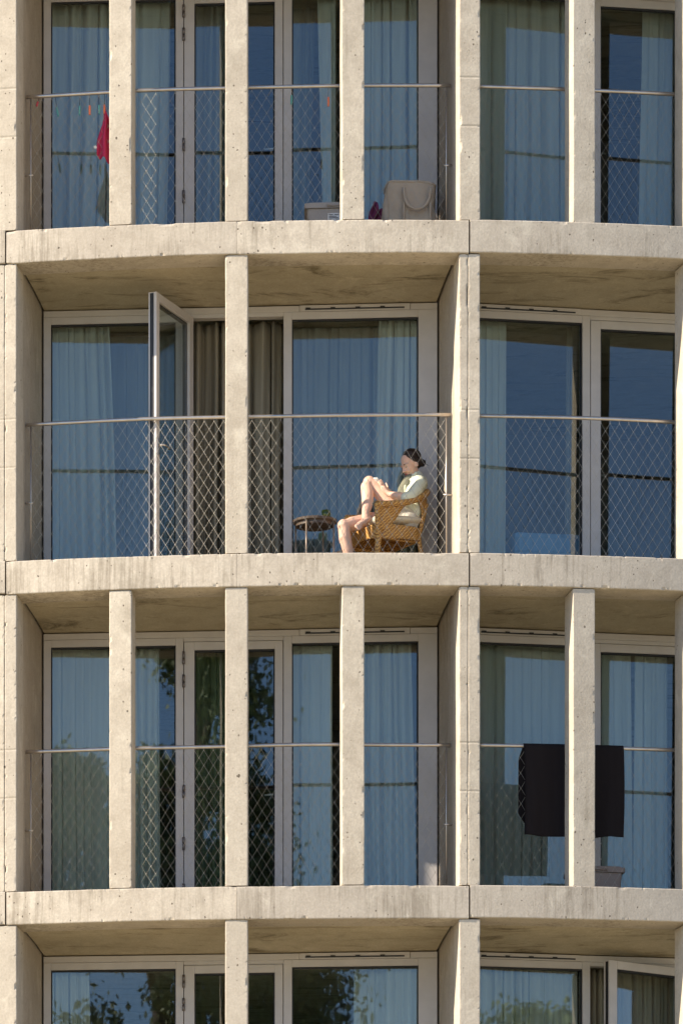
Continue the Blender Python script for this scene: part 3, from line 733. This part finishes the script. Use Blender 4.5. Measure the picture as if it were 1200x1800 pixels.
# woven back panel below the roll
n_r = len(roll)
def seat_c(t):                                     # seat outline, t 0..1 from near front round the back to far front
    a = math.pi * (t - 0.5)
    return Vector((-0.21 * math.cos(a) ** .6 if abs(t - .5) < .5 else 0.0, -(HW - .02) * math.sin(a), 0.385))
def backf(u, v):
    i = 0.24 + 0.52 * u; p = roll[int(round(i * (n_r - 1)))]
    q = Vector((-0.19 - 0.02 * math.cos(math.pi * (u - .5)), p.y * .86, 0.385))
    return q.lerp(p, v) + Vector((-0.025 * math.sin(math.pi * v), 0, 0))
m = MB(); m.grid(backf, 40, 12); o = m.build('backrest', M['wicker'], chair); o.modifiers.new('t', 'SOLIDIFY').thickness = 0.014
# wing panels under the arm fronts, front posts, legs
for s_ in (1, -1):
    m = MB()
    def wing(u, v, s_=s_):
        x_top = 0.262 - 0.30 * u; i = u * 0.205
        p = roll[int(round((i if s_ == 1 else 1 - i) * (n_r - 1)))]
        zb = 0.33 + 0.235 * (u ** 1.6)
        q = Vector((0.245 - 0.24 * u ** .8, s_ * (HW - .012), min(zb, p.z - .02)))
        return q.lerp(p, v)
    m.grid(wing, 24, 12); o = m.build('arm_panel', M['wicker'], chair); o.modifiers.new('t', 'SOLIDIFY').thickness = 0.013
    m = MB(); m.tube(cap_path([(0.25, s_ * (HW - .01), 0.30), (0.258, s_ * HW, 0.42), (0.268, s_ * HW, 0.56)], 6), 0.021, 10); m.build('front_post', M['wicker'], chair)
    m = MB(); m.tube(cap_path([(0.235, s_ * (HW - .015), 0.34), (0.248, s_ * (HW - .012), 0.20), (0.255, s_ * (HW - .01), 0.0)], 6), [0.026] * 6 + [0.024] * 4 + [0.02] * 3, 12); m.build('leg', M['wicker'], chair)
    m = MB(); m.tube(cap_path([(-0.24, s_ * HW * .86, 0.62), (-0.19, s_ * HW * .82, 0.40), (-0.175, s_ * HW * .82, 0.30), (-0.235, s_ * HW * .84, 0.0)], 6), 0.0195, 10); m.build('leg', M['wicker'], chair)
# seat with a curved apron
m = MB()
def so(t):                                         # rounded seat outline, counter-clockwise
    a = 6.283 * t; ca, sa = math.cos(a), math.sin(a)
    return Vector((0.025 + 0.235 * math.copysign(abs(ca) ** .45, ca), (HW - .004) * math.copysign(abs(sa) ** .45, sa), 0))
def apron(u, v):
    p = so(u); front = max(0, p.x) / .26
    z1 = 0.405; z0 = 0.315 - 0.055 * max(0, abs(p.y) / HW - .55) + 0.02 * (1 - abs(p.y) / HW) - 0.03 * front
    return Vector((p.x, p.y, z0 + (z1 - z0) * v))
m.grid(apron, 72, 8, 0, True, True)
m.grid(lambda u, v: Vector((so(u).x * (1 - v) + .02 * v, so(u).y * (1 - v), 0.405 + 0.012 * math.sin(v * 1.57))), 72, 8, 0, True, True)
o = m.build('seat', M['wicker'], chair); o.modifiers.new('t', 'SOLIDIFY').thickness = 0.01
m = MB(); m.tube(cap_path([(0.22, HW - .03, .30), (0.0, HW - .05, .285), (-0.18, HW - .06, .30)], 6), 0.012, 8); m.tube(cap_path([(0.22, -HW + .03, .30), (0.0, -HW + .05, .285), (-0.18, -HW + .06, .30)], 6), 0.012, 8); m.tube([(-0.17, -.2, .30), (-.17, .2, .30)], .011, 8)
m.build('stretcher', M['wicker'], chair)
# seat cushion
M['cushion'] = cloth('cream_cushion', (0.66, 0.58, 0.44), 0.05, 0, 0.08, 0.003)
m = MB()
def cush(u, v):
    a = 6.283 * u; t = math.pi * (v - .5); ca, sa = math.cos(a), math.sin(a); e = .42; k = math.cos(t) ** .62 if abs(v - .5) < .4999 else 0.0
    return Vector((0.235 * math.copysign(abs(ca) ** e, ca) * k, 0.245 * math.copysign(abs(sa) ** e, sa) * k, 0.055 * math.sin(t) * (1 + .15 * math.sin(3 * a))))
m.grid(cush, 48, 16, 0, True, True)
o = m.build('seat_cushion', M['cushion']); fwd = Vector((math.cos(CR), math.sin(CR), 0))
o.location = CH - fwd * 0.0 + Vector((0, 0, 0.468)); o.rotation_euler = (0, 0.06, CR)
tag(o, 'cream cushion on the wicker chair under the woman', 'cushion')

# ------------------------------------------------------------------ side table and tumbler
M['dark_wood'] = simple('dark_wood', (0.085, 0.058, 0.040), 0.5, 0, 0.4, 0.3, 30)
M['leg_wood'] = simple('table_leg_metal', (0.26, 0.20, 0.15), 0.4, 0.2)
tp = W(553, 915, -14.53)
tab = thing('side_table', 'round dark wooden side table with thin legs beside the seated woman', 'table', (tp.x, tp.y, 0), 0.25)
TZ = tp.z
m = MB(); m.lathe((0, 0, 0), [(0.0, TZ - .028), (.172, TZ - .028), (.188, TZ - .022), (.190, TZ - .004), (.184, TZ), (0, TZ)], 40, 0, False); m.build('tabletop', M['dark_wood'], tab)
m = MB(); m.lathe((0, 0, 0), [(.158, TZ - .055), (.162, TZ - .055), (.162, TZ - .029), (.158, TZ - .029)], 40, 0, False); m.build('apron', M['dark_wood'], tab)
for k in range(4):
    a = rad(-42 + 90 * k); m = MB(); m.tube([(.178 * math.cos(a), .178 * math.sin(a), 0), (.176 * math.cos(a), .176 * math.sin(a), TZ - .030)], 0.0075, 10); m.build('leg', M['leg_wood'], tab)
gp = W(573, 912, -14.53)
m = MB(); m.lathe((0, 0, 0), [(0, .001), (.026, .001), (.033, .02), (.038, .05), (.039, .084), (.036, .084), (.035, .05), (.030, .022), (.022, .012), (0, .011)], 28)
o = m.build('tumbler', M['tumbler']); o.location = (gp.x, gp.y, TZ + .001)
tag(o, 'green glass tumbler on the round side table', 'drinking glass')

# ------------------------------------------------------------------ woman reading in the chair
sk, nt, bs, _ = mat('skin')
v = coords(nt); L(nt, mixc(nt, noise_(nt, v, 9, 4), (0.62, 0.375, 0.27), (0.74, 0.48, 0.365)), bs.inputs['Base Color'])
bs.inputs['Roughness'].default_value = 0.5; bs.inputs['Specular IOR Level'].default_value = 0.35
bs.inputs['Subsurface Weight'].default_value = 0.12; bs.inputs['Subsurface Radius'].default_value = (0.012, 0.005, 0.003); bs.inputs['Subsurface Scale'].default_value = 0.6
M['skin'] = sk
M['hair'] = simple('dark_hair', (0.026, 0.014, 0.010), 0.34, 0, 0.5, 0.5, 45, 0.005)
M['shirt'] = cloth('pale_green_shirt', (0.74, 0.76, 0.60), 0.12, 0, 0.06, 0.002)
M['top'] = cloth('olive_top', (0.19, 0.185, 0.135), 0.05)
M['shorts'] = cloth('pale_shorts', (0.62, 0.58, 0.50), 0.08, 0, 0.2, 0.003)
M['brow'] = simple('brow', (0.10, 0.055, 0.035), 0.6)
M['lip'] = simple('lips', (0.42, 0.13, 0.11), 0.45)
class Body(MB):
    def cap(s, pts, n=14):                         # tapered limb through (point, radius) pairs with round ends
        P = [Vector(p) for p, _ in pts]; RR = [r_ for _, r_ in pts]
        s.tube(P, RR, n, 0, True)
        for p, r_ in zip(P, RR): s.ball(p, r_ * 1.0, 12)
def remesh(mb, name, mt, parent, vox, smooth=2, cut=None):
    o = mb.build(name, mt)
    md = o.modifiers.new('r', 'REMESH'); md.mode = 'VOXEL'; md.voxel_size = vox; md.use_smooth_shade = True
    sm = o.modifiers.new('s', 'SMOOTH'); sm.factor = 0.5; sm.iterations = smooth
    dg = bpy.context.evaluated_depsgraph_get(); dg.update()
    me = bpy.data.meshes.new_from_object(o.evaluated_get(dg)); o.modifiers.clear(); o.data = me; me.name = name
    if cut:
        bm = bmesh.new(); bm.from_mesh(me)
        bmesh.ops.delete(bm, geom=[v_ for v_ in bm.verts if cut(v_.co)], context='VERTS'); bm.to_mesh(me); bm.free()
    me.polygons.foreach_set('use_smooth', [True] * len(me.polygons))
    if parent: o.parent = parent; 
    return o
base = Vector((CH.x, CH.y, 0.0))
woman = thing('person', 'dark haired woman in a pale green shirt and shorts curled up in the wicker chair', 'person', base)
def B(px, py, y): return W(px, py, y + 0.06) - base
# joints: pixel of the photograph and depth
pel = B(712, 911, -14.55); wai = B(719, 888, -14.55); che = B(726, 864, -14.54); chu = B(730, 850, -14.53); nk0 = B(731, 842, -14.53); nk1 = B(725, 826, -14.53)
shn, shf = B(737, 851, -14.67), B(723, 850, -14.385)
bd = Body()
bd.cap([(pel, .115), (wai, .098), (che, .108), (chu, .085), (nk0, .052), (nk1, .046)])
bd.cap([(B(717, 915, -14.63), .098), (B(705, 913, -14.45), .098)])
bd.cap([(shn, .050), (chu, .07), (shf, .050)])
# far leg: down to the floor
bd.cap([(B(702, 914, -14.47), .092), (B(655, 916, -14.62), .076), (B(618, 921, -14.72), .060), (B(604, 924, -14.76), .056), (B(606, 945, -14.76), .054), (B(611, 966, -14.75), .047), (B(615, 990, -14.73), .034), (B(616, 1000, -14.73), .032)])
bd.cap([(B(618, 1003, -14.73), .03), (B(604, 1008, -14.76), .025), (B(590, 1010, -14.80), .018)])
# near leg: knee up, foot on the front of the seat
bd.cap([(B(716, 914, -14.62), .095), (B(690, 888, -14.62), .080), (B(662, 858, -14.60), .063), (B(649, 848, -14.60), .056), (B(644, 856, -14.62), .052), (B(646, 872, -14.66), .054), (B(645, 890, -14.71), .044), (B(642, 904, -14.76), .033), (B(643, 911, -14.78), .033)])
bd.cap([(B(647, 913, -14.78), .030), (B(640, 917, -14.80), .030), (B(632, 922, -14.83), .026), (B(626, 925, -14.85), .017)])
for k in range(5): bd.cap([(B(631 + k * .8, 921 + k * 1.4, -14.84), .011), (B(625 + k * 1.2, 924.5 + k * 1.5, -14.86), .0085)], 8)
# near arm over the armrest, hand up on the thigh
eln = B(717, 875, -14.80); wrn = B(683, 868.5, -14.73)
bd.cap([(shn, .046), (B(729, 863, -14.74), .042), (eln, .035), (B(703, 872, -14.78), .034), (wrn, .0225)])
palm = B(674, 859, -14.715)
bd.cap([(wrn, .0215), (B(678, 864, -14.72), .024), (palm, .026)])
for k, (dx, dy, ln) in enumerate(((0, 0, 1.0), (1.8, -2.6, 1.1), (3.4, -5.2, 1.0), (4.8, -7.6, .8))):
    a_ = B(672 + dx * .55, 859 + dy * .35 - 1, -14.72 + k * .010)
    bd.cap([(a_, .0095), (B(668.5 + dx * .7 - 2 * (ln - .9), 852 + dy * .55, -14.715 + k * .012), .0085), (B(664.5 + dx * .9, 847.5 + dy * .62 + 2 * (1 - ln), -14.69 + k * .014), .007)], 8)
bd.cap([(B(680, 862, -14.715), .011), (B(681, 855, -14.70), .0095), (B(678, 849, -14.69), .008)], 8)
# far arm
elf = B(704, 880, -14.40); wrf = B(680, 862, -14.52)
bd.cap([(shf, .045), (elf, .035), (wrf, .023), (B(672, 855, -14.55), .024)])
for k in range(4): bd.cap([(B(671, 855 - k * 1.6, -14.55 + .01 * k), .009), (B(665, 850 - k * 1.8, -14.58 + .01 * k), .008), (B(662, 846 - k * 1.2, -14.61 + .01 * k), .0065)], 8)
bd.cap([(B(674, 855, -14.57), .010), (B(668, 852, -14.61), .008)], 8)
# head with its own axes: x to the face, y to her left, z up
hd = B(722.5, 817.5, -14.54)
fx = Vector((-0.78, -0.42, -0.46)).normalized(); hy = Vector((0, 0, 1)).cross(fx).normalized(); hz = fx.cross(hy)
HM = Matrix((fx, hy, hz)).transposed(); HS = 0.93
def hp_(x, y, z): return hd + HM @ (Vector((x, y, z)) * HS)
def hball(x, y, z, r, bdy=None):
    (bdy or bd).ball(hp_(x, y, z), tuple(q * HS for q in r), 20, 0, HM)
hball(-.012, 0, .040, (.096, .074, .088)); hball(.030, 0, -.005, (.066, .062, .085)); hball(.022, 0, -.045, (.060, .056, .055))
hball(.062, 0, -.088, (.026, .028, .022)); hball(.064, .030, -.030, (.026, .024, .028)); hball(.064, -.030, -.030, (.026, .024, .028))
bd.cap([(hp_(.082, 0, .022), .010), (hp_(.100, 0, -.006), .0105), (hp_(.110, 0, -.024), .012)], 10)
hball(.096, .013, -.028, (.012, .009, .008)); hball(.096, -.013, -.028, (.012, .009, .008))
hball(.074, .030, .026, (.020, .026, .010)); hball(.074, -.030, .026, (.020, .026, .010))
hball(.080, 0, -.055, (.017, .022, .011)); hball(.083, 0, -.068, (.012, .018, .008))
for s_ in (1, -1): hball(-.010, s_ * .071, -.004, (.017, .010, .030)); hball(-.004, s_ * .070, -.022, (.010, .008, .012))
body = remesh(bd, 'body', M['skin'], woman, 0.0055, 3)
# eyes, brows and lips
for s_ in (1, -1):
    m = MB(); m.ball(hp_(.084, s_ * .031, .004), (.006 * HS, .011 * HS, .003 * HS), 12, 0, HM); m.build('eye', M['brow'], woman)
    m = MB(); m.tube([hp_(.092, s_ * .014, .026), hp_(.093, s_ * .030, .033), hp_(.078, s_ * .050, .029)], [.0022, .0028, .0014], 6); m.build('eyebrow', M['brow'], woman)
m = MB(); m.ball(hp_(.0945, 0, -.056), (.006, .020, .0055), 12, 0, HM); m.ball(hp_(.0925, 0, -.066), (.006, .017, .0055), 12, 0, HM); m.build('lips', M['lip'], woman)
# hair: smooth cap, low bun, one loose strand
hb = Body()
hball(-.0295, 0, .055, (.0965, .0780, .088), hb); hball(-.055, 0, .012, (.066, .074, .070), hb); hball(-.024, 0, .076, (.080, .068, .055), hb)
for s_ in (1, -1): hb.cap([(hp_(.030, s_ * .055, .088), .011), (hp_(.014, s_ * .070, .056), .012), (hp_(.000, s_ * .074, .038), .016), (hp_(-.04, s_ * .066, .0), .02), (hp_(-.07, s_ * .035, -.03), .022)], 10)
hball(-.118, .0, -.024, (.034, .042, .036), hb); hball(-.09, 0, -.01, (.04, .045, .04), hb)
hair = remesh(hb, 'hair', M['hair'], woman, 0.006, 2)
m = MB()
m.tube([hp_(-.13, .02, -.03), hp_(-.15, .025, -.015), hp_(-.165, .03, .005)], [.003, .002, .001], 5); m.tube([hp_(-.12, .03, -.04), hp_(-.14, .04, -.06), hp_(-.15, .045, -.075)], [.003, .002, .001], 5)
for k in range(15):                                # locks combed back from the hairline to the bun
    ty = -0.9 + 1.8 * k / 14
    p0 = Vector((.60 - .54 * abs(ty) ** 1.6, ty * .95, .82 - .45 * ty * ty)).normalized(); p1 = Vector((-.93, .25 * ty, -.28)).normalized(); pts = []
    for j in range(9):
        q = p0.lerp(p1, j / 8); q += Vector((0, 0, .55 * math.sin(math.pi * j / 8))); q.normalize()
        pts.append(hp_(-.028 + q.x * .0955, q.y * .0770, .050 + q.z * .088))
    m.tube(pts, [.003] + [.0060 + .002 * RND.random()] * 7 + [.005], 6)
m.build('hair_strand', M['hair'], woman)
# shirt with sleeves to the elbow and a tail hanging behind
sb = Body()
sb.cap([(B(716, 905, -14.56), .126), (wai, .118), (che, .124), (B(730, 852, -14.53), .098)])
sb.cap([(shn + Vector((0, 0, .003)), .060), (chu + Vector((.02, 0, 0)), .085), (shf, .060)])
sb.cap([(shn, .062), (B(731, 862, -14.735), .056), (B(722, 872, -14.785), .050), (B(713, 875, -14.80), .047)])
sb.cap([(shf, .058), (B(706, 876, -14.395), .046)])
sb.cap([(B(729, 842, -14.53), .064), (nk0 + Vector((.005, 0, .012)), .060)])
sb.cap([(B(727, 880, -14.64), .07), (B(730, 898, -14.66), .062), (B(727, 908, -14.67), .05)])
for k in range(26):                                # folds
    t = RND.random(); px = 706 + 32 * RND.random(); py = 852 + 45 * RND.random(); y_ = -14.66 - .02 * RND.random()
    a_ = B(px, py, y_); sb.cap([(a_, .010), (a_ + Vector((.03 * (t - .3), -.01, -.055)), .008)], 6)
shirt = remesh(sb, 'shirt', M['shirt'], woman, 0.0075, 3)
# collar and the dark top in the open front
m = MB()
for s_ in (1, -1):
    pts = [B(731, 836, -14.53) + Vector((.0, -s_ * .055, .01)), B(722, 842, -14.53 - s_ * .060), B(712, 850, -14.53 - s_ * .055), B(705, 862, -14.53 - s_ * .045)]
    m.tube(cap_path(pts, 6), [.016] * 8 + [.013] * 11, 8)
m.build('collar', M['shirt'], woman)
tb = Body(); tb.cap([(B(719, 848, -14.55), .066), (B(716, 864, -14.56), .088), (B(713, 886, -14.56), .088)]); tb.cap([(B(720, 843, -14.55), .050), (B(715, 853, -14.60), .052), (B(715, 853, -14.50), .052)])
remesh(tb, 'top', M['top'], woman, 0.008, 2)
hb2 = Body(); hb2.cap([(B(717, 915, -14.64), .108), (B(704, 913, -14.44), .108)]); hb2.cap([(B(704, 914, -14.48), .101), (B(672, 913, -14.575), .092)]); hb2.cap([(B(716, 914, -14.63), .102), (B(698, 897, -14.63), .093)])
remesh(hb2, 'shorts', M['shorts'], woman, 0.008, 2)
# small white phone held against the raised knee
M['white_plastic'] = simple('white_plastic', (0.80, 0.79, 0.77), 0.35)
ph = W(665, 847.5, -14.60)
phone = thing('phone', 'small white phone held against her raised knee', 'phone', ph)
phone.rotation_euler = (0.3, -0.9, 0.35)
m = MB(); m.box((-.004, -.030, -.050), (.004, .030, .050)); m.build('case', M['white_plastic'], phone, 0.004)
m = MB(); m.box((.0042, -.027, -.046), (.0052, .027, .046)); m.build('screen', M['gasket'], phone)

# ------------------------------------------------------------------ trees across the street, seen reflected in the panes
lf, nt, bs, out = mat('leaves')
oi = N(nt, 'ShaderNodeObjectInfo'); nz = noise_(nt, coords(nt), 0.9, 4)
L(nt, mixc(nt, ramp(nt, nz, .35, .65), (0.07, 0.105, 0.03), (0.19, 0.24, 0.075)), bs.inputs['Base Color']); bs.inputs['Roughness'].default_value = 0.6
M['leaf'] = lf; M['bark'] = simple('bark', (0.10, 0.075, 0.05), 0.9, 0, 0.3, 0.3, 5, 0.02)
def tree(x, y, top, rad_fn, crown_h, n, seed, label):
    rn = random.Random(seed); hgt = top - GROUND
    t = thing('tree', label, 'tree', (x, y, GROUND), rn.uniform(0, 6), 'trees reflected in the lower windows')
    m = MB(); z0 = hgt - crown_h
    m.tube([(0, 0, 0), (.1, .05, z0 * .6), (.05, .1, z0 + crown_h * .4), (0, 0, hgt - .8)], [.42, .34, .2, .04], 10)
    clumps = []
    for k in range(int(26 + crown_h * 3)):
        f = rn.random() ** .8; z = z0 + crown_h * f; rr_ = rad_fn(f); a = rn.uniform(0, 6.283); d = rr_ * math.sqrt(rn.uniform(.12, 1))
        clumps.append((Vector((d * math.cos(a), d * math.sin(a), z)), 0.30 + .34 * rr_ * rn.uniform(.3, .9)))
    clumps.append((Vector((0, 0, hgt - .35)), .3))
    for c_, r_ in clumps[::3]: m.tube([(.05, .08, max(z0 * .7, c_.z - 2.4)), tuple(c_ * .6 + Vector((0, 0, c_.z * .38))), tuple(c_)], [.10, .05, .015], 5)
    m.build('trunk', M['bark'], t)
    m = MB(); vs_ = []; fs = []
    for k in range(n):
        c_, r_ = rn.choice(clumps); d = Vector((rn.gauss(0, .52), rn.gauss(0, .52), rn.gauss(0, .42))) * r_
        p = c_ + d; s_ = rn.uniform(.05, .10); R3 = Euler((rn.uniform(0, 6), rn.uniform(0, 6), rn.uniform(0, 6))).to_matrix()
        o_ = len(vs_)
        for q in ((-s_, 0, 0), (0, -s_ * .55, 0), (s_, 0, 0), (0, s_ * .55, 0.0)): vs_.append(p + R3 @ Vector(q))
        fs.append((o_, o_ + 1, o_ + 2, o_ + 3))
    m.add(vs_, fs, 0, False); m.build('crown', M['leaf'], t)
cone = lambda w_: (lambda f: w_ * (1 - f) ** .62 * (0.55 + .45 * min(1, f / .12)) + .12)
dome = lambda w_: (lambda f: w_ * math.sqrt(max(0, 1 - (2 * f - 1) ** 2)) * .95 + .1)
tree(-2.9, -74.1, 13.8, cone(2.7), 14, 80000, 3, 'tallest tree, its narrow dark crown reflected in the closed door of the third row')
tree(-5.8, -73.9, 9.3, dome(1.9), 8, 30000, 5, 'round topped tree reflected low in the left window of the third row')
tree(33.4, -65.6, 4.6, dome(3.4), 8, 12000, 8, 'tree whose top is reflected at the foot of the lowest right window')
